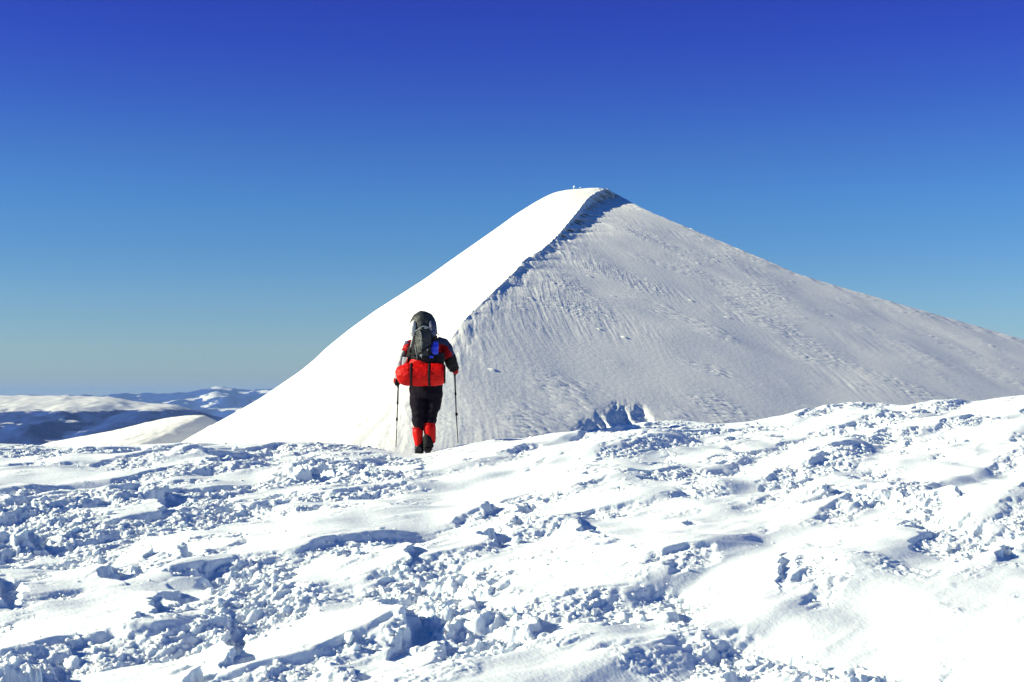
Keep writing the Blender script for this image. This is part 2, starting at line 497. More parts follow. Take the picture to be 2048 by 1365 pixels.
# distance from the ridge line in metres (to its right positive)
RD = np.linalg.norm(MT - R3[:, None, :], axis=2) * np.where(SG >= 3, 1, -1)
right = (SG == 3)
left = (SG == 2)
# coordinates in the right face: a along the slope, c across it
fd = np.array((0.75, -0.35, 0.0)); fx = X * 0.906 - Y * 0.42; fy = X * 0.42 + Y * 0.906
dz = np.zeros_like(X)
# broad undulation
dz += right * 1.1 * sstep(0, 60, RD) * fbm(X / 75, Y / 95, 3, 101)
# streaks running down the fall line and wind ripples across the face
st_m = sstep(0.0, 0.5, fbm(X / 60, Y / 60, 2, 111) + 0.25 * np.exp(-((U - 1130) / 110) ** 2))
sxx = X + 0.08 * Y + 2.5 * perlin(X / 30, Y / 60, 114)
dz += right * sstep(6, 30, RD) * (0.075 * ridged(sxx / 2.6, Y / 42, 3, 112) * (0.12 + st_m))
dz += right * np.exp(-RD / 9.0) * (0.35 + 0.35 * sstep(560, 450, V)) * lumps(X / 3.4 + 0.5 * perlin(X / 5, Y / 9, 117), Y / 11.0, 118)
dz += left * sstep(640, 560, V) * np.exp(RD / 2.5) * 0.5 * lumps(X / 2.0, Y / 6.0, 119)
dz += left * 0.25 * np.clip(lumps(X / 5.0, Y / 12.0, 120) - 0.95, 0, 1) / 0.05
dz += right * sstep(0.5, 4, RD) * np.exp(-RD / 16.0) * 0.22 * ridged(sxx / 4.0, Y / 40, 3, 113)
rp_m = sstep(0.05, 0.4, fbm(X / 40 + 3, Y / 55, 3, 121) + 0.2 * np.exp(-(((U - 1400) / 200) ** 2 + ((V - 560) / 90) ** 2)))
rp2 = sstep(0.1, 0.4, fbm(X / 26 + 3, Y / 35, 3, 125))
dz += right * sstep(8, 30, RD) * rp_m * 0.20 * ridged(X / 4.5 + 0.8 * perlin(X / 9, Y / 9, 124), Y / 2.0 - X / 6.0, 3, 122)
dz += right * sstep(8, 30, RD) * rp2 * 0.17 * lumps(X / 3.2 + 0.3 * Y / 6, Y / 1.7, 126)
lone = lumps(X / 6.5 + 0.6 * perlin(X / 20, Y / 20, 127), Y / 5.0, 128) - 0.05 * (fbm(X / 60, Y / 60, 2, 130) < 0.1)
dz += right * sstep(10, 30, RD) * 0.38 * np.clip(lone - 0.955, 0, 1) / 0.045
dz += right * 0.035 * fbm(X / 1.3, Y / 1.3, 3, 129)
# the right skyline rim
dz += np.where(right, 0.5, 0) * np.exp(-((T * 0 + (1 - np.broadcast_to(sk[None, :], X.shape))) / 0.03) ** 2) * fbm(X / 8, Y / 8, 3, 131)
# cornice: the lip stands proud of a short steep step, deep at the top, torn in teeth lower down
along = np.broadcast_to((np.concatenate([[0], np.cumsum(np.linalg.norm(np.diff(R3, axis=0), axis=1))]))[:, None], X.shape)
phs = along - 0.9 * RD + 3.0 * perlin(along / 14.0, RD / 14.0, 146)
toth = perlin(phs / 6.0, RD / 40.0, 141) + 0.7 * perlin(phs / 2.4, RD / 18.0, 142) + 0.12 * perlin(phs / 1.2, RD / 9.0, 144)
big_t = perlin(along / 20.0, 0 * along, 143)
top = sstep(470, 400, V)
w0 = 1.6 + 1.4 * sstep(620, 520, V) + 2.0 * sstep(500, 420, V) + 9.0 * sstep(415, 385, V)
wid = w0 * np.clip(1.0 + 0.6 * toth, 0.4, 1.8)
a0 = 0.16 * sstep(690, 600, V) + 0.26 * sstep(600, 520, V) + 0.5 * sstep(500, 450, V) + 1.4 * sstep(480, 430, V) + 3.0 * sstep(432, 388, V)
amp = a0 * (1 + (1 - 0.75 * top) * np.exp(-RD / 16.0) * np.clip(1.2 * toth + 3.2 * big_t - 0.45, -1.0, 2.6))
start = 1.8 * sstep(-0.4, 1.1, toth) * (1 - 0.5 * top)
wid = np.maximum(wid, 1.9 * amp)
prof = sstep(0, 1, (RD - start) / wid)
rec = np.exp(-np.maximum(RD - w0, 0) / 50.0)
dip = (SG >= 3) * amp * prof * rec * sstep(0, 0.004, T)
jD = int(np.nonzero(sg == 4)[0][0])
dip[:, jD:] = dip[:, jD:jD + 1]
# gully with ribs low on the face
rel = U - 0.42 * (V - 860)
wr = 9 * perlin(U / 26, V / 26, 152) + 2.5 * perlin(U / 6, V / 9, 153)
rel = U - 0.72 * (V - 850) + wr
v0 = np.interp(U, [1100, 1140, 1170, 1205, 1240, 1290, 1330], [880, 850, 836, 806, 798, 806, 830]) + 10 * perlin(U / 24, V / 30, 151) + 3 * perlin(U / 5, V / 8, 155)
env = sstep(1105, 1150, U) * sstep(1345, 1310, U) * sstep(0, 52, V - v0)
ribs = np.interp(rel, [1105, 1132, 1184, 1196, 1206, 1222, 1266, 1280, 1302, 1325, 1350], [0, -0.2, -4.2, -1.4, -2.8, -0.6, -5.0, -2.2, -4.2, -1.2, 0])
dip -= right * env * (0.34 * ribs + 0.07 * fbm(X / 1.2, Y / 2.0, 3, 154))
# left face: wind-combed snow, gentle
dz += left * (0.35 * fbm(X / 30, Y / 60, 3, 161) * np.sin(np.broadcast_to(sk[None, :], X.shape) * math.pi) + 0.03 * fbm(X / 1.6, Y / 6, 3, 162))
dz += (SG == 1) * 0.03 * fbm(X / 1.6, Y / 6, 3, 162)
jag = left * 0.5 * sstep(690, 620, V) * np.exp(-((RD) / 3.0) ** 2) * toth * sstep(0, 0.05, T)
dz += jag
# lower down the crest is rounded off
wl = 2.0 + 13.0 * sstep(640, 860, V)
dz -= (left | right) * sstep(640, 700, V) * 0.30 * wl * np.exp(-np.abs(RD) / wl)
dz += (left | right) * sstep(690, 800, V) * np.exp(-(RD / 30.0) ** 2) * 0.02 * ridged((X * 0.4 + Y) / 5.0, X / 1.4, 3, 163)
sc_ = 1 + dip / 78.5
X = X * sc_; Y = Y * sc_; Z = Z * sc_
Z2 = Z + dz
pk = mesh_np('mountain', np.stack([X, Y, Z2], -1).reshape(-1, 3), grid_quads(*X.shape), M_SNOWFAR)
tag(pk, 'pyramid shaped snow peak with a corniced ridge', 'mountain', kind='structure')

# ------------------------------------------------------------------ low snowy spur left of the peak
def loft_hill(name, sky_pts, depth, foot, back, relief, seed, mat, nu=400, nr=120, spread=1.0):
    pts = np.array(sky_pts, float)
    uu = np.linspace(pts[0, 0], pts[-1, 0], nu)
    vv = np.interp(uu, pts[:, 0], pts[:, 1])
    ker = np.hanning(9); ker /= ker.sum()
    vv = np.convolve(np.pad(vv, 4, mode='edge'), ker, mode='valid')
    rows = []
    q = np.linspace(-1, 1, nr)
    for s in q:
        if s <= 0:      # front slope: from the foot up to the skyline
            k = -s
            Yr = depth - foot[0] * k
            z = (HOR - vv) / FPX * depth - foot[1] * (k ** 1.2)
        else:
            Yr = depth + back[0] * s
            z = (HOR - vv) / FPX * depth - back[1] * s
        x = (uu - 1024) / FPX * depth * (1 + 0.0 * s)
        rows.append(np.stack([x, np.full_like(x, Yr), z], -1))
    G = np.stack(rows, 0)
    a = np.abs(q)[:, None]
    w = np.minimum(1, a * 4) * 1.0
    sc = relief[1]
    G[..., 2] += relief[0] * w * (ridged(G[..., 0] / sc + 0.3 * perlin(G[..., 0] / sc, G[..., 1] / sc, seed + 3), G[..., 1] / sc * 0.28, 5, seed) - 1.0)
    G[..., 2] += relief[2] * fbm(G[..., 0] / sc * 5, G[..., 1] / sc * 5, 3, seed + 5)
    return mesh_np(name, G.reshape(-1, 3), grid_quads(nr, nu), mat)

sp = loft_hill('snow_hill', [(-300, 985), (-100, 940), (60, 898), (110, 883), (170, 872), (230, 861), (290, 846), (330, 837), (365, 832), (395, 830), (412, 831), (425, 837), (445, 848), (480, 866), (560, 900)],
               900, (420, 40), (300, 130), (1.5, 40, 0.5), 201, M_SNOWFAR, 500, 220)
tag(sp, 'low snowy spur below the left flank of the peak', 'hill', kind='structure')

# ------------------------------------------------------------------ far ranges
def range_mat(name, line, soft, forest_hazed=(0.012, 0.040, 0.20), clear=0.62, cs=0.004):  # blue of distant air and shaded snow is put into the forest colour
    m, n, b = new_mat(name)
    geo = n.nodes.new('ShaderNodeNewGeometry')
    sep = n.nodes.new('ShaderNodeSeparateXYZ')
    n.links.new(geo.outputs['Position'], sep.inputs[0])
    nz = n.nodes.new('ShaderNodeTexNoise'); nz.inputs['Scale'].default_value = cs; nz.inputs['Detail'].default_value = 8
    nz.inputs['Roughness'].default_value = 0.65
    n.links.new(geo.outputs['Position'], nz.inputs['Vector'])
    ma = n.nodes.new('ShaderNodeMath'); ma.operation = 'MULTIPLY_ADD'
    n.links.new(nz.outputs['Fac'], ma.inputs[0]); ma.inputs[1].default_value = soft; n.links.new(sep.outputs['Z'], ma.inputs[2])
    mr = n.nodes.new('ShaderNodeMapRange'); mr.inputs['From Min'].default_value = line; mr.inputs['From Max'].default_value = line + soft * 0.12
    n.links.new(ma.outputs[0], mr.inputs['Value'])
    # clearings: stretched patches of open snow lower down
    mp = n.nodes.new('ShaderNodeMapping'); mp.inputs['Scale'].default_value = (cs * 0.35, cs * 0.35, cs * 1.4)
    n.links.new(geo.outputs['Position'], mp.inputs['Vector'])
    n2 = n.nodes.new('ShaderNodeTexNoise'); n2.inputs['Scale'].default_value = 1.0; n2.inputs['Detail'].default_value = 5
    n.links.new(mp.outputs[0], n2.inputs['Vector'])
    m2 = n.nodes.new('ShaderNodeMapRange'); m2.inputs['From Min'].default_value = clear; m2.inputs['From Max'].default_value = clear + 0.03
    n.links.new(n2.outputs['Fac'], m2.inputs['Value'])
    mx = n.nodes.new('ShaderNodeMath'); mx.operation = 'MAXIMUM'
    n.links.new(mr.outputs[0], mx.inputs[0]); n.links.new(m2.outputs[0], mx.inputs[1])
    mix = n.nodes.new('ShaderNodeMixRGB')
    mix.inputs[1].default_value = (*forest_hazed, 1); mix.inputs[2].default_value = (0.68, 0.68, 0.67, 1)
    n.links.new(mx.outputs[0], mix.inputs[0]); n.links.new(mix.outputs[0], b.inputs['Base Color'])
    b.inputs['Roughness'].default_value = 0.9
    b.inputs['Specular IOR Level'].default_value = 0.1
    return m
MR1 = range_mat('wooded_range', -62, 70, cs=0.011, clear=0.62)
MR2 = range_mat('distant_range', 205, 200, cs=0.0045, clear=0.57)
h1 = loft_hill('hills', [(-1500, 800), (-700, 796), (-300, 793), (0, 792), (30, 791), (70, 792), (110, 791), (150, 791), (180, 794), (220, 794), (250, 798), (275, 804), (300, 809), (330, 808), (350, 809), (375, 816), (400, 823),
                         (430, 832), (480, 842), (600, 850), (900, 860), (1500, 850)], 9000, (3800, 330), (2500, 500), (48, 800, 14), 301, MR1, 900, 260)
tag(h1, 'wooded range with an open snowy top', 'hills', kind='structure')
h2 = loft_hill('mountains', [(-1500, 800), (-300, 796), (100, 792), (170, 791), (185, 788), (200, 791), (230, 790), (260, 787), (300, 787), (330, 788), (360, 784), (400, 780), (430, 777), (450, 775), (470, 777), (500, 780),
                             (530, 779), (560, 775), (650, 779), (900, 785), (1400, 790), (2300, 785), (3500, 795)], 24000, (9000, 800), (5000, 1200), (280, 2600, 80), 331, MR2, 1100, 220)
tag(h2, 'distant blue mountains streaked with snow', 'mountains', kind='structure')
mv, nv_, bv = new_mat('valley_forest')
bv.inputs['Base Color'].default_value = (0.05, 0.065, 0.07, 1); bv.inputs['Roughness'].default_value = 0.9
gx = np.linspace(-35000, 35000, 60); gy = np.linspace(-2500, 37500, 60)
VX, VY = np.meshgrid(gx, gy)
vz = -900 + 60 * fbm(VX / 4000, VY / 4000, 3, 401)
va = mesh_np('valley_terrain', np.stack([VX, VY, vz], -1).reshape(-1, 3), grid_quads(60, 60), mv)
tag(va, 'wooded valley floor far below', 'valley', kind='structure')

# ------------------------------------------------------------------ haze
HAZE = 2.4e-5
if HAZE:
    bm = bmesh.new(); bmesh.ops.create_cube(bm, size=1)
    bmesh.ops.scale(bm, vec=(71000, 41000, 1200), verts=bm.verts)
    bmesh.ops.translate(bm, vec=(0, 17500, -1030 + 600), verts=bm.verts)
    me = bpy.data.meshes.new('haze'); bm.to_mesh(me); bm.free()
    mh = bpy.data.materials.new('haze_air'); mh.use_nodes = True
    n = mh.node_tree; n.nodes.clear()
    out = n.nodes.new('ShaderNodeOutputMaterial'); pv = n.nodes.new('ShaderNodeVolumePrincipled')
    pv.inputs['Color'].default_value = (0.26, 0.46, 0.92, 1)
    pv.inputs['Density'].default_value = HAZE
    pv.inputs['Anisotropy'].default_value = 0.0
    n.links.new(pv.outputs[0], out.inputs['Volume'])
    me.materials.append(mh)
    hz = link(bpy.data.objects.new('haze', me))
    tag(hz, 'thin blue haze that softens the far mountains', 'haze', kind='stuff')
#HIKER#
# ------------------------------------------------------------------ the hiker
HY = 19.0
HX = (850 - 1024) / FPX * HY
HZ = (HOR - 908) / FPX * HY
PXM = FPX / HY
def h(u, v, d=0.0):
    """Hiker space in metres: photo place of the figure and a depth (positive = away from the camera)."""
    return Vector(((u - 1024) / FPX * (HY + d) - HX, d, (HOR - v) / FPX * (HY + d) - HZ))

def tube_bm(bm, pts, n=16, cap=True):
    """pts: list of (centre, rx, ry[, direction]); an oval tube through them."""
    rings = []
    cs = [Vector(p[0]) for p in pts]
    for i, p in enumerate(pts):
        t = (cs[min(i + 1, len(cs) - 1)] - cs[max(i - 1, 0)]).normalized()
        ref = Vector((0, 1, 0)) if abs(t.y) < 0.9 else Vector((0, 0, 1))
        a = t.cross(ref).normalized(); b = t.cross(a).normalized()
        rings.append([bm.verts.new(cs[i] + a * (p[1] * math.cos(2 * math.pi * k / n)) + b * (p[2] * math.sin(2 * math.pi * k / n))) for k in range(n)])
    for r0, r1 in zip(rings, rings[1:]):
        for k in range(n):
            bm.faces.new((r0[k], r0[(k + 1) % n], r1[(k + 1) % n], r1[k]))
    if cap:
        bm.faces.new(rings[0][::-1]); bm.faces.new(rings[-1])

def ball_bm(bm, c, r, sub=3):
    m = Matrix.Translation(c) @ Matrix.Diagonal((r[0], r[1], r[2], 1))
    bmesh.ops.create_icosphere(bm, subdivisions=sub, radius=1, matrix=m)

def rbox_bm(bm, c, size, bev, rot=None, seg=3):
    b2 = bmesh.new()
    bmesh.ops.create_cube(b2, size=1)
    bmesh.ops.scale(b2, vec=size, verts=b2.verts)
    bmesh.ops.bevel(b2, geom=b2.edges[:], offset=bev, segments=seg, profile=0.6, affect='EDGES')
    if rot: bmesh.ops.rotate(b2, matrix=rot, verts=b2.verts)
    bmesh.ops.translate(b2, vec=c, verts=b2.verts)
    me = bpy.data.meshes.new('t'); b2.to_mesh(me); b2.free(); bm.from_mesh(me); bpy.data.meshes.remove(me)

def obj_bm(name, bm, mat, parent=None, voxel=None, smooth_it=0, wrinkle=None, loc=None):
    bmesh.ops.recalc_face_normals(bm, faces=bm.faces)
    me = bpy.data.meshes.new(name); bm.to_mesh(me); bm.free()
    me.materials.append(mat)
    o = bpy.data.objects.new(name, me)
    if loc is not None: o.location = loc
    link(o, parent)
    if voxel:
        m = o.modifiers.new('r', 'REMESH'); m.mode = 'VOXEL'; m.voxel_size = voxel
        if smooth_it:
            m = o.modifiers.new('s', 'SMOOTH'); m.iterations = smooth_it; m.factor = 0.5
        dg = bpy.context.evaluated_depsgraph_get()
        me2 = bpy.data.meshes.new_from_object(o.evaluated_get(dg))
        o.modifiers.clear(); o.data = me2; bpy.data.meshes.remove(me)
        me2.name = name
        me = me2
        if not me.materials: me.materials.append(mat)
    if wrinkle:
        amp, sc, st = wrinkle
        me.update()
        nor = [v.normal.copy() for v in me.vertices]
        for v, nn in zip(me.vertices, nor):
            p = Vector((v.co.x * sc, v.co.y * sc, v.co.z * sc * st))
            v.co += nn * (amp * (mnoise.noise(p) + 0.5 * mnoise.noise(p * 2.3) - 0.35 * abs(mnoise.noise(p * 1.4 + Vector((5, 5, 5))))))
    for p in me.polygons: p.use_smooth = True
    return o

M_SKIN = cloth('skin', (0.55, 0.33, 0.24), 0.5, 0.0005, 60, 0.4, 0.06)
M_RED = cloth('red_shell', (0.30, 0.003, 0.006), 0.6, 0.004, 26, 0.15, 0.15)
M_RED2 = cloth('red_pack_cloth', (0.44, 0.0015, 0.001), 0.55, 0.003, 30, 0.15, 0.12)
M_DARK = cloth('black_cloth', (0.007, 0.006, 0.009), 0.75, 0.003, 30, 0.15, 0.2)
M_TROUS = cloth('trouser_cloth', (0.006, 0.004, 0.010), 0.85, 0.003, 22, 0.10, 0.2)
M_GREY = cloth('grey_panel', (0.20, 0.24, 0.28), 0.6, 0.002, 60, 0.3, 0.1)
M_LGREY = cloth('light_grey_cloth', (0.42, 0.43, 0.45), 0.6, 0.002, 60, 0.3, 0.08)
M_CHAR = cloth('charcoal_cloth', (0.011, 0.016, 0.023), 0.6, 0.003, 40, 0.35, 0.2)
M_BLUEG = cloth('blue_grey_cloth', (0.028, 0.035, 0.09), 0.6, 0.002, 60, 0.3, 0.1)
M_BLUE = cloth('blue_cloth', (0.01, 0.03, 0.55), 0.5, 0.003, 30, 0.4, 0.15)
M_BOOT = cloth('boot_leather', (0.012, 0.010, 0.014), 0.5, 0.002, 60, 0.4, 0.2)
M_PALE = cloth('pale_thread', (0.5, 0.52, 0.56), 0.5, 0.0005, 60, 0.4, 0.05)
def metal(name, col, rough):
    m, n, b = new_mat(name)
    b.inputs['Metallic'].default_value = 1.0; b.inputs['Roughness'].default_value = rough
    r = n.nodes.new('ShaderNodeValToRGB'); set_ramp(r, [(0.3, [c * 0.7 for c in col]), (0.7, col)])
    z = n.nodes.new('ShaderNodeTexNoise'); z.inputs['Scale'].default_value = 30
    n.links.new(z.outputs['Fac'], r.inputs[0]); n.links.new(r.outputs[0], b.inputs['Base Color'])
    return m
M_STEEL = metal('brushed_steel', (0.62, 0.60, 0.62), 0.28)
M_POLE = cloth('pole_lacquer', (0.010, 0.012, 0.03), 0.35, 0.0002, 80, 0.5, 0.1)
M_TIP = metal('pole_tip_steel', (0.4, 0.4, 0.42), 0.35)

hk = empty('person', (HX, HY, HZ))
tag(hk, 'hiker walking away in red jacket, black trousers and red gaiters, loaded with a rucksack', 'person')

# --- body: one continuous figure under the clothes
RH = h(910, 741, 0.10)      # right hand
LH = h(795.5, 764, -0.02)      # left hand
bm = bmesh.new()
tube_bm(bm, [(h(852, 786, .02), .15, .10), (h(852, 765, .02), .17, .115), (h(852, 735, .03), .15, .105), (h(852, 708, .05), .175, .115), (h(852, 688, .06), .19, .115), (h(852, 678, .06), .13, .085), (h(851, 671, .08), .06, .06), (h(851, 657, .12), .055, .06)], 20)
for s_, kn, an, fd in ((-1, h(834, 834, .02), h(836, 890, -.02), 0), (1, h(864, 830, .03), h(858, 886, .0), 0)):
    hip = h(852 + s_ * 14, 782, .02)
    tube_bm(bm, [(hip, .095, .10), (hip.lerp(kn, .5), .08, .085), (kn, .058, .06), (kn.lerp(an, .35), .056, .06), (an, .036, .04), (an + Vector((0, 0, -.05)), .038, .045)], 14)
    tube_bm(bm, [(an + Vector((0, -.05, -.07)), .035, .03), (an + Vector((0, .05, -.075)), .042, .03), (an + Vector((0, .17, -.085)), .04, .02)], 12)
SHR = h(884, 688, .05); ELR = h(898, 718, -.02); SHL = h(820, 688, .05); ELL = h(806, 728, -.06)
for sh, el_, hd in ((SHR, ELR, RH), (SHL, ELL, LH)):
    tube_bm(bm, [(h(852, 684, .05).lerp(sh, .6), .06, .06), (sh, .056, .056), (sh.lerp(el_, .5), .047, .047), (el_, .040, .040), (el_.lerp(hd, .55), .036, .036), (el_.lerp(hd, .9), .027, .030)], 14)
def fist(bm, c, side, k=1.0):
    """palm, four bent fingers of unequal length round an upright grip, thumb on the side"""
    ball_bm(bm, c + Vector((side * .018, -.01, .0)), (.024 * k, .042 * k, .045 * k), 2)
    for i, (ln, zz) in enumerate(((.95, .030), (1.0, .010), (.94, -.011), (.78, -.030))):
        base = c + Vector((side * .022, .030, zz))
        p1 = base + Vector((-side * .012, .022 * ln, 0)); p2 = p1 + Vector((-side * .026 * ln, .004, -.003)); p3 = p2 + Vector((-side * .010, -.022 * ln, -.003))
        tube_bm(bm, [(base, .0105 * k, .0105 * k), (p1, .0100 * k, .0100 * k), (p2, .0092 * k, .0092 * k), (p3, .0075 * k, .0075 * k)], 8)
    b0 = c + Vector((side * .010, -.030, .020))
    tube_bm(bm, [(b0, .014 * k, .014 * k), (b0 + Vector((-side * .022, -.006, .018)), .012 * k, .012 * k), (b0 + Vector((-side * .036, .018, .022)), .009 * k, .009 * k)], 8)
fist(bm, RH, 1); fist(bm, LH, -1)
hc = h(851, 645, .16)       # the head leans forward behind the rucksack lid
ball_bm(bm, hc, (.075, .095, .108))
ball_bm(bm, hc + Vector((0, .045, -.05)), (.055, .055, .06))
tube_bm(bm, [(hc + Vector((0, .085, .02)), .010, .008), (hc + Vector((0, .103, -.012)), .014, .013), (hc + Vector((0, .095, -.028)), .016, .010)], 8)
for s_ in (-1, 1):
    ball_bm(bm, hc + Vector((s_ * .078, 0, -.01)), (.010, .018, .030), 2)
    ball_bm(bm, hc + Vector((s_ * .030, .086, .018)), (.020, .010, .008), 2)
tube_bm(bm, [(hc + Vector((-.024, .092, -.052)), .004, .006), (hc + Vector((0, .100, -.050)), .007, .009), (hc + Vector((.024, .092, -.052)), .004, .006)], 8)
body = obj_bm('body', bm, M_SKIN, hk, voxel=0.0055, smooth_it=2)
for s_ in (-1, 1):
    bm = bmesh.new(); ball_bm(bm, hc + Vector((s_ * .030, .088, .008)), (.010, .008, .006), 2)
    obj_bm('eye', bm, M_BOOT, hk)
bm = bmesh.new()
ball_bm(bm, hc + Vector((0, -.008, .022)), (.084, .102, .098))
ball_bm(bm, hc + Vector((0, .02, .02)), (.080, .085, .075))
hat = obj_bm('knit_hat', bm, M_DARK, hk, voxel=.008, smooth_it=1, wrinkle=(.003, 30, 1))

# --- jacket
bm = bmesh.new()
tube_bm(bm, [(h(852, 766, .03), .19, .13), (h(852, 745, .03), .195, .14), (h(852, 715, .04), .20, .14), (h(853, 695, .05), .215, .14), (h(853, 682, .05), .19, .12), (h(852, 673, .06), .10, .085), (h(851, 664, .09), .075, .08)], 28)
tube_bm(bm, [(h(868, 688, .05), .075, .085), (h(886, 688, .04), .078, .08), (h(894, 700, .015), .080, .078), (h(898, 714, -.01), .076, .075), (h(902, 725, .02), .070, .07), (h(907, 735, .07), .057, .057), (h(909, 741, .09), .05, .05)], 20)
tube_bm(bm, [(h(836, 688, .05), .075, .085), (h(820, 690, .04), .072, .08), (h(812, 703, .0), .066, .075), (h(804.5, 724, -.04), .060, .068), (h(798, 742, -.03), .053, .058), (h(795, 757, -.01), .046, .048)], 20)
jk = obj_bm('jacket', bm, M_RED, hk, voxel=.009, smooth_it=2, wrinkle=(.014, 11, 1.6))
def panel(name, pts, mat, th=.006, n=12, wr=(.004, 14, 1)):
    bm = bmesh.new(); tube_bm(bm, pts, 20)
    return obj_bm(name, bm, mat, jk, wrinkle=wr)
# blue-grey yoke over the right shoulder and dark forearm
bm = bmesh.new()
tube_bm(bm, [(h(874, 681, .04), .055, .078), (h(889, 687, .03), .062, .076), (h(898.5, 699, .01), .058, .074), (h(903.5, 713, -.005), .048, .066), (h(907.5, 724, .015), .035, .055)], 20)
obj_bm('shoulder_panel', bm, M_BLUEG, jk, voxel=.008, smooth_it=1, wrinkle=(.008, 14, 1))
bm = bmesh.new()
tube_bm(bm, [(h(898, 713, -.012), .084, .083), (h(902, 725, .02), .083, .082), (h(906.5, 734, .07), .074, .072), (h(909, 740, .09), .066, .066)], 20)
obj_bm('forearm_panel', bm, M_DARK, jk, voxel=.008, smooth_it=1, wrinkle=(.010, 16, 1))
bm = bmesh.new()
tube_bm(bm, [(h(817, 686, .04), .052, .07), (h(811, 696, .01), .040, .055)], 20)
obj_bm('shoulder_panel', bm, M_BLUEG, jk, voxel=.008, smooth_it=1)
bm = bmesh.new()
tube_bm(bm, [(h(807, 704, -.02), .042, .068), (h(801.5, 722, -.055), .052, .070), (h(796.0, 740, -.05), .052, .064), (h(793.0, 757, -.03), .044, .052)], 20)
obj_bm('forearm_panel', bm, M_LGREY, jk, voxel=.008, smooth_it=1, wrinkle=(.006, 16, 1))

# --- gloves, one on each hand
for nm, c, sd, cuff in (('glove', RH, 1, (h(907, 734, .07), h(909.5, 739, .09))), ('glove', LH, -1, (h(795.5, 754, -.02), h(795.5, 760, -.02)))):
    bm = bmesh.new(); fist(bm, c, sd, 1.32)
    ball_bm(bm, c + Vector((0, -.012, .0)), (.045, .05, .052), 2)
    tube_bm(bm, [(cuff[0], .050, .050), (cuff[1], .056, .056), (c, .045, .05)], 16)
    gl = obj_bm(nm, bm, M_RED if sd == 1 else M_DARK, hk, voxel=.006, smooth_it=1)
    bm = bmesh.new()
    tube_bm(bm, [(cuff[0] + Vector((0, 0, .0)), .053, .053), (cuff[1], .059, .059)], 16)
    obj_bm('cuff', bm, M_DARK if sd == 1 else M_RED, gl, wrinkle=(.004, 30, 1))
    if sd == -1:
        bm = bmesh.new()
        ball_bm(bm, c + Vector((-.018, -.035, .006)), (.042, .025, .034), 2)
        obj_bm('glove_back', bm, M_RED, gl)

# --- trousers: bunched above the gaiters
bm = bmesh.new()
tube_bm(bm, [(h(852, 768, .02), .222, .15), (h(852, 783, .02), .226, .155), (h(852, 797, .02), .215, .145)], 26)
tube_bm(bm, [(h(836, 785, .02), .118, .13), (h(836, 800, .015), .116, .12), (h(837, 815, .01), .108, .108), (h(837, 826, .005), .096, .098), (h(837.5, 831, 0), .098, .10), (h(837.5, 835, 0), .090, .09),
             (h(837, 841, 0), .096, .10), (h(838, 848, -.005), .088, .09), (h(838, 857, -.01), .066, .078), (h(838, 862, -.01), .058, .068)], 20)
tube_bm(bm, [(h(869, 785, .02), .112, .13), (h(868, 800, .02), .108, .12), (h(866, 815, .02), .098, .108), (h(864, 824, .02), .085, .10), (h(862, 830, .02), .088, .10), (h(861, 835, .02), .084, .088),
             (h(862, 841, .015), .084, .098), (h(860, 848, .01), .074, .086), (h(859, 854, .0), .064, .076)], 20)
tr = obj_bm('trousers', bm, M_TROUS, hk, voxel=.009, smooth_it=2, wrinkle=(.011, 9, 1.6))

# --- gaiters and boots
def gaiter(pts, cut, strap):
    bm = bmesh.new(); tube_bm(bm, pts, 24)
    gt = obj_bm('gaiter', bm, M_RED2, hk, wrinkle=(.005, 20, 1))
    bm = bmesh.new(); tube_bm(bm, [(pts[0][0] + Vector((0, 0, .006)), pts[0][1] + .004, pts[0][2] + .004), (pts[0][0] - Vector((0, 0, .012)), pts[0][1] + .005, pts[0][2] + .005)], 24)
    obj_bm('strap', bm, M_RED, gt)
    bm = bmesh.new(); tube_bm(bm, cut, 20)
    obj_bm('instep_guard', bm, M_DARK, gt, wrinkle=(.005, 20, 1))
    return gt
gaiter([(h(835.5, 856, -.01), .070, .076), (h(835.5, 866, -.012), .072, .078), (h(836.5, 876, -.015), .064, .070), (h(837, 886, -.012), .052, .062), (h(838, 893, .0), .052, .066)],
       [(h(839.5, 880, .015), .045, .060), (h(838.8, 889, .01), .058, .078), (h(838.6, 897, .02), .062, .095), (h(838.6, 903, .03), .060, .105)], None)
gaiter([(h(858, 847, -.005), .080, .082), (h(859, 857, -.01), .084, .084), (h(860, 867, -.01), .080, .082), (h(861, 877, -.005), .072, .074), (h(861.5, 886, .0), .062, .070)],
       [(h(852.5, 869.5, -.045), .040, .045), (h(854.5, 875, -.045), .062, .066), (h(856, 884, -.035), .072, .085), (h(856.5, 894, -.02), .074, .10)], None)
def boot(u, v, d, rot):
    bm = bmesh.new()
    c = h(u, v, d)
    tube_bm(bm, [(c + Vector((0, -.02, .16)), .050, .058), (c + Vector((0, -.02, .10)), .055, .07), (c + Vector((0, .0, .05)), .058, .10), (c + Vector((0, .02, .022)), .056, .12)], 20)
    tube_bm(bm, [(c + Vector((0, -.10, .05)), .048, .04), (c + Vector((0, .0, .05)), .055, .05), (c + Vector((0, .10, .045)), .056, .04), (c + Vector((0, .19, .035)), .045, .028)], 16)
    bt = obj_bm('boot', bm, M_BOOT, hk, voxel=.007, smooth_it=2)
    bm = bmesh.new()
    rbox_bm(bm, c + Vector((0, -.085, .008)), (.098, .10, .034), .010)
    rbox_bm(bm, c + Vector((0, .09, .006)), (.102, .22, .026), .010)
    obj_bm('sole', bm, M_DARK, bt)
    return bt
boot(838, 906.5, .02, 0)
boot(856, 900.5, .0, 0)

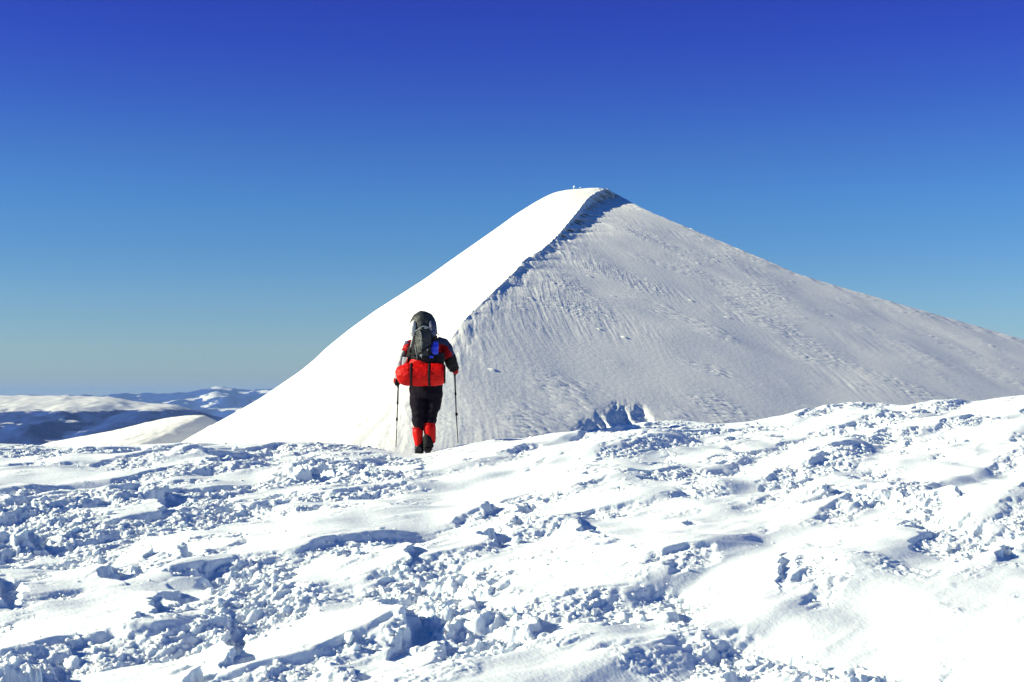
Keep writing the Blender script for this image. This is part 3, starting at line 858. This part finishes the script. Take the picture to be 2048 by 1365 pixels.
# --- trekking poles
def pole(top, joint1, lock, tip, label):
    r = empty('trekking_pole', Vector((HX, HY, HZ)) + tip)
    tag(r, label, 'trekking pole', 'trekking poles held by the hiker')
    o = lambda p: Vector(p) - tip
    bm = bmesh.new(); tube_bm(bm, [(o(joint1), .0115, .0115), (o(top), .0115, .0115)], 12); obj_bm('upper_shaft', bm, M_POLE, r)
    bm = bmesh.new(); tube_bm(bm, [(o(lock), .0088, .0088), (o(joint1), .0088, .0088)], 12); obj_bm('middle_shaft', bm, M_POLE, r)
    bm = bmesh.new(); tube_bm(bm, [(Vector((0, 0, .03)), .0062, .0062), (o(lock), .0072, .0072)], 12); obj_bm('lower_shaft', bm, M_POLE, r)
    bm = bmesh.new(); tube_bm(bm, [(Vector((0, 0, -.03)), .002, .002), (Vector((0, 0, .0)), .0045, .0045), (Vector((0, 0, .035)), .0050, .0050)], 10); obj_bm('tip', bm, M_TIP, r)
    ax = (o(top) - o(lock)).normalized()
    for q, rad in ((o(joint1), .0140), (o(lock), .0135)):
        bm = bmesh.new(); tube_bm(bm, [(q - ax * .022, rad * .8, rad * .8), (q - ax * .016, rad, rad), (q + ax * .016, rad, rad), (q + ax * .022, rad * .8, rad * .8)], 12)
        if q == o(lock): ball_bm(bm, q + Vector((.012 if tip.x > 0 else -.004, -.012, 0)), (.014, .012, .014), 2)
        obj_bm('locking_collar', bm, M_DARK, r)
    t = o(top)
    bm = bmesh.new(); tube_bm(bm, [(t - ax * .05, .013, .013), (t - ax * .02, .016, .018), (t + ax * .05, .015, .017), (t + ax * .095, .017, .020), (t + ax * .115, .019, .022), (t + ax * .125, .012, .014)], 12)
    obj_bm('grip', bm, M_DARK, r)
    bm = bmesh.new(); w0 = t + ax * .10
    tube_bm(bm, [(w0, .009, .002), (w0 + Vector((.02, -.05, -.02)), .009, .002), (w0 + Vector((.01, -.06, -.09)), .009, .002), (w0 + Vector((0, -.02, -.12)), .009, .002)], 8)
    obj_bm('wrist_strap', bm, M_DARK, r)
    return r
pole(h(909.5, 745, .11), h(911, 788, .14), h(912.6, 829, .17), h(916, 891, .22), 'dark trekking pole planted to the right, in the red gloved hand')
pole(h(796.3, 769, -.02), h(795.4, 806, .05), h(794, 839, .08), h(792, 899, .13), 'dark trekking pole planted to the left, below the grey sleeve')

# --- rucksack
PB = Vector((HX, HY, HZ))
bp = empty('rucksack', PB + h(847, 724, -.25))
tag(bp, 'tall charcoal rucksack with a grey sided lid, on the back of the hiker', 'rucksack')
def pk_obj(name, bm, mat, parent=None, root=bp, **k):
    bmesh.ops.translate(bm, vec=-(root.location - PB), verts=bm.verts)
    return obj_bm(name, bm, mat, parent or root, **k)
bm = bmesh.new()
tube_bm(bm, [(h(848, 727, -.22), .17, .12), (h(848, 718, -.23), .185, .135), (h(848, 700, -.23), .175, .14), (h(848, 680, -.22), .16, .135), (h(848, 664, -.20), .155, .13), (h(847, 655, -.19), .12, .10)], 28)
sack = pk_obj('main_sack', bm, M_DARK, voxel=.010, smooth_it=2, wrinkle=(.010, 12, 1))
bm = bmesh.new()
tube_bm(bm, [(h(846, 669, -.20), .165, .145), (h(846, 663, -.20), .183, .155), (h(846, 651, -.19), .180, .150), (h(846.5, 639, -.17), .160, .138), (h(847, 629.5, -.15), .118, .10), (h(847.5, 624, -.14), .058, .05)], 30)
for v_ in bm.verts:      # a front edge that arches up in the middle
    pass
lid = pk_obj('lid', bm, M_CHAR, voxel=.008, smooth_it=2, wrinkle=(.010, 10, 1.4))
for sd, mt in ((-1, M_LGREY), (1, M_BLUEG)):
    bm = bmesh.new()
    cx = 846 + sd * 19.5
    tube_bm(bm, [(h(cx - sd * 1, 673, -.22), .035, .09), (h(cx, 666, -.225), .062, .135), (h(cx - sd * 0.5, 657, -.225), .060, .135), (h(cx - sd * 2.0, 648, -.21), .048, .115), (h(cx - sd * 4.5, 640, -.20), .022, .07)], 20)
    pk_obj('side_panel', bm, mt, lid, voxel=.007, smooth_it=2, wrinkle=(.005, 16, 1))
# pale piping arched over the front pocket
bm = bmesh.new()
arc = [(829.5, 663, -.345), (833, 661.5, -.36), (838, 658, -.372), (843, 654.5, -.378), (848, 653, -.380), (854, 654, -.376), (860, 657, -.365), (864, 659.5, -.352)]
tube_bm(bm, [(h(u, v, d), .006, .006) for u, v, d in arc], 8)
pk_obj('piping', bm, M_GREY, lid)
bm = bmesh.new(); rbox_bm(bm, h(852, 656.5, -.375), (.05, .014, .016), .004); pk_obj('logo', bm, M_GREY, lid)
# front pocket narrowing to its foot, in two facets
bm = bmesh.new()
def facet(bm, pts, d0, th):
    f = [bm.verts.new(h(u, v, d)) for (u, v, d) in pts]
    b_ = [bm.verts.new(h(u, v, d + th)) for (u, v, d) in pts]
    bm.faces.new(f); bm.faces.new(b_[::-1])
    for i in range(len(f)):
        j = (i + 1) % len(f); bm.faces.new((f[j], f[i], b_[i], b_[j]))
facet(bm, [(829, 661, -.33), (843, 656, -.40), (845, 680, -.425), (845, 704, -.42), (835, 709, -.37), (831, 692, -.345)], 0, .10)
facet(bm, [(843, 656, -.40), (863, 659, -.34), (863.5, 680, -.35), (860, 700, -.35), (845, 704, -.42), (845, 680, -.425)], 0, .10)
fp = pk_obj('front_pocket', bm, M_CHAR, voxel=.006, smooth_it=3, wrinkle=(.005, 14, 1))
bm = bmesh.new()
facet(bm, [(833, 707, -.35), (845, 703, -.40), (862, 700, -.345), (863, 716, -.335), (850, 721, -.365), (836, 720, -.34)], 0, .10)
pk_obj('lower_pocket', bm, M_CHAR, voxel=.006, smooth_it=2, wrinkle=(.005, 14, 1))
# zip with pale lettering running down it: small upright marks, as indistinct as in the picture
bm = bmesh.new()
tube_bm(bm, [(h(840.5, 659, -.405), .006, .014), (h(841.5, 680, -.432), .006, .014), (h(842.2, 703, -.424), .006, .014)], 8)
zp = pk_obj('zip_band', bm, M_DARK, fp)
bm = bmesh.new()
for i, (v, w) in enumerate(((664, 1), (668, .8), (672, 1), (676.5, 1.2), (681, .9), (685, 1), (689, 1.1), (693.5, .9), (698, .7))):
    d = -.442 + abs(v - 682) * .0008
    c = h(840.8 + (v - 664) * .045, v, d - .004)
    rbox_bm(bm, c + Vector((-.004, 0, 0)), (.0045, .004, .017 * w), .001, seg=1)
    if i % 2: rbox_bm(bm, c + Vector((.005, 0, .0)), (.0045, .004, .017 * w), .001, seg=1)
    rbox_bm(bm, c + Vector((.001, 0, .007 * (1 if i % 3 else -1))), (.014, .004, .0045), .001, seg=1)
pk_obj('lettering', bm, M_PALE, fp)
bm = bmesh.new()
tube_bm(bm, [(h(841, 714, -.412), .003, .003), (h(840.5, 710.5, -.412), .003, .003), (h(843, 708.5, -.412), .003, .003), (h(844.5, 711, -.412), .003, .003), (h(842, 713, -.412), .003, .003), (h(843.5, 716, -.405), .003, .003)], 6)
pk_obj('emblem', bm, M_PALE, fp)
# compression straps, pale edges
for pts, mt, w in (([(h(827, 667, -.30), .008, .003), (h(824.5, 680, -.31), .008, .003), (h(821, 695, -.28), .008, .003)], M_LGREY, 0),
                   ([(h(829.5, 690, -.36), .004, .003), (h(832, 705, -.365), .004, .003), (h(834.5, 719, -.36), .004, .003)], M_GREY, 0),
                   ([(h(836, 708, -.375), .010, .003), (h(848, 701, -.425), .010, .003), (h(862, 692, -.355), .010, .003)], M_DARK, 0),
                   ([(h(862, 662, -.33), .012, .004), (h(865, 690, -.35), .012, .004), (h(866, 715, -.34), .012, .004)], M_DARK, 0),
                   ([(h(816, 706, -.24), .012, .004), (h(824, 709, -.31), .012, .004), (h(832, 712, -.35), .012, .004)], M_DARK, 0)):
    bm = bmesh.new(); tube_bm(bm, pts, 8); pk_obj('strap', bm, mt)
bm = bmesh.new(); rbox_bm(bm, h(854.5, 700, -.395), (.012, .010, .022), .003); pk_obj('buckle', bm, M_PALE)
# right side pocket, left side pocket
bm = bmesh.new()
tube_bm(bm, [(h(875, 729, -.20), .090, .095), (h(875, 718, -.21), .098, .105), (h(875, 706, -.21), .085, .09)], 20)
pk_obj('side_pocket', bm, M_DARK, voxel=.008, smooth_it=2, wrinkle=(.008, 14, 1))
bm = bmesh.new()
tube_bm(bm, [(h(822, 729, -.18), .055, .085), (h(821, 716, -.19), .060, .09), (h(822, 700, -.19), .045, .08), (h(825, 690, -.18), .03, .07)], 20)
pk_obj('side_pocket', bm, M_DARK, voxel=.008, smooth_it=2, wrinkle=(.008, 14, 1))
# red base compartment
bm = bmesh.new()
tube_bm(bm, [(h(843, 745, -.20), .19, .12), (h(843, 733, -.21), .205, .145), (h(842, 722, -.21), .175, .145), (h(840, 715, -.20), .14, .12)], 26)
pk_obj('base_compartment', bm, M_RED2, voxel=.008, smooth_it=2, wrinkle=(.006, 12, 1.8))
# grab loop and shoulder straps
bm = bmesh.new(); 
tube_bm(bm, [(h(871, 671, -.02), .006, .003), (h(873.5, 668, -.02), .006, .003), (h(877, 668.5, -.01), .006, .003), (h(879, 672, .0), .006, .003)], 8)
pk_obj('grab_loop', bm, M_DARK)
for sd in (-1, 1):
    bm = bmesh.new()
    tube_bm(bm, [(h(850 + sd * 17, 690, -.12), .030, .008), (h(850 + sd * 20, 672, -.03), .032, .009), (h(850 + sd * 20, 673, .10), .032, .009), (h(850 + sd * 19, 690, .19), .030, .008), (h(850 + sd * 22, 715, .19), .020, .005), (h(850 + sd * 27, 728, .05), .014, .004)], 12)
    pk_obj('shoulder_strap', bm, M_DARK)

# blue bag tucked in the side pocket
bs = empty('stuff_sack', PB + h(868, 706, -.30))
tag(bs, 'small blue bag tucked into the side pocket of the rucksack', 'bag')
bm = bmesh.new()
tube_bm(bm, [(h(869, 709, -.30), .045, .045), (h(869, 704, -.305), .056, .055), (h(869, 694, -.305), .056, .055), (h(869, 686, -.30), .052, .05), (h(869, 682.5, -.295), .038, .036)], 20)
pk_obj('bag_body', bm, M_BLUE, root=bs, voxel=.006, smooth_it=2, wrinkle=(.006, 18, 1))
bm = bmesh.new(); tube_bm(bm, [(h(869, 683.5, -.30), .047, .045), (h(869, 681, -.30), .047, .045)], 18); pk_obj('drawstring_collar', bm, M_DARK, root=bs)
bm = bmesh.new(); rbox_bm(bm, h(862.5, 714, -.352), (.055, .02, .035), .008)
bb = obj_bm('pouch', bm, M_BLUE); bb.location = PB
tag(bb, 'tiny blue pouch clipped under the larger blue bag', 'pouch')

# steel mug hanging on the left of the rucksack
mg = empty('mug', PB + h(809.5, 733, -.24))
tag(mg, 'shiny steel mug hanging from the rucksack above the red roll', 'mug')
bm = bmesh.new()
n_ = 28
prof = [(.0, .004), (.040, .004), (.044, .010), (.045, .118), (.047, .122), (.043, .122), (.041, .116), (.040, .014), (.0, .012)]
rings = []
tiltm = Matrix.Rotation(math.radians(6), 3, 'Y')
for r_, z_ in prof:
    rings.append([bm.verts.new(tiltm @ Vector((r_ * math.cos(2 * math.pi * k / n_), r_ * math.sin(2 * math.pi * k / n_), z_))) for k in range(n_)])
for a_, b_ in zip(rings, rings[1:]):
    for k in range(n_):
        bm.faces.new((a_[k], a_[(k + 1) % n_], b_[(k + 1) % n_], b_[k]))
bmesh.ops.remove_doubles(bm, verts=bm.verts, dist=1e-5)
obj_bm('cup', bm, M_STEEL, mg)
bm = bmesh.new(); tube_bm(bm, [(tiltm @ Vector((0, 0, .119)), .048, .048), (tiltm @ Vector((0, 0, .129)), .048, .048)], 24); obj_bm('lid', bm, M_DARK, mg)
bm = bmesh.new(); tube_bm(bm, [(tiltm @ Vector(p), .005, .005) for p in ((.042, 0, .10), (.068, 0, .098), (.075, 0, .07), (.068, 0, .04), (.043, 0, .035))], 8); obj_bm('handle', bm, M_STEEL, mg)

# red roll strapped across under the rucksack
rl = empty('sleeping_mat_roll', PB + h(841, 749, -.28))
tag(rl, 'fat red bedding roll with black straps slung below the rucksack', 'mat roll')
bm = bmesh.new()
prof = [(793.5, 755, .055), (795, 754.5, .090), (799, 753, .118), (805, 751.6, .136), (811, 750.4, .148), (818, 749.5, .155), (823.5, 749.5, .149), (829, 749.3, .157), (842, 749.2, .159), (854, 749, .157), (859.5, 749, .149), (865, 748.8, .156), (876, 748.6, .153), (885, 748.8, .147), (888.7, 749, .128), (890, 749, .085)]
tube_bm(bm, [(h(u, v, -.28), r_, r_ * .95) for u, v, r_ in prof], 40)
bmesh.ops.subdivide_edges(bm, edges=[e for e in bm.edges if e.calc_length() > .03], cuts=2, use_grid_fill=True)
pk_obj('cover', bm, M_RED2, root=rl, voxel=.007, smooth_it=1, wrinkle=(.007, 9, 3.0))
for u in (823.5, 859.5):
    bm = bmesh.new()
    tube_bm(bm, [(h(u - 2.2, 749.4, -.28), .156, .150), (h(u - 1.8, 749.4, -.28), .160, .153), (h(u + 1.8, 749.4, -.28), .160, .153), (h(u + 2.2, 749.4, -.28), .156, .150)], 40)
    pk_obj('strap', bm, M_DARK, root=rl)
bm = bmesh.new(); tube_bm(bm, [(h(889.4, 748.5, -.28), .132, .126), (h(890.6, 748.5, -.28), .122, .116)], 30); pk_obj('end_cap', bm, M_DARK, root=rl)

# ------------------------------------------------------------------ snow crusted markers on the summit
def marker(u, v, hgt, w, label, lean):
    Yd = 797.0
    base = Vector(((u - 1024) / FPX * Yd, Yd, (HOR - v) / FPX * Yd))
    r = empty('marker_post', base); tag(r, label, 'marker post')
    bm = bmesh.new()
    tube_bm(bm, [(Vector((0, 0, -1.5)), .14, .14), (Vector((lean * .4, 0, hgt * .5)), .15, .15), (Vector((lean, 0, hgt)), .12, .12)], 10)
    obj_bm('post', bm, M_TIMB, r)
    bm = bmesh.new()
    ball_bm(bm, Vector((lean, 0, hgt * .88)), (w, w, hgt * .20), 3); ball_bm(bm, Vector((lean * .5 - w * .4, 0, hgt * .62)), (w * .8, w * .8, hgt * .18), 3)
    ball_bm(bm, Vector((lean * .3 + w * .2, 0, hgt * .25)), (w * .5, w * .5, hgt * .2), 3)
    obj_bm('rime_crust', bm, M_SNOW, r, wrinkle=(.12, 2.2, 1))
M_TIMB = cloth('weathered_timber', (0.16, 0.12, 0.09), 0.8, .01, 8)
marker(1147.3, 380, 2.1, .42, 'rime coated post, taller of the two on the summit', .35)
marker(1160.6, 378.6, 1.0, .38, 'rime coated stump, shorter of the two on the summit', .1)
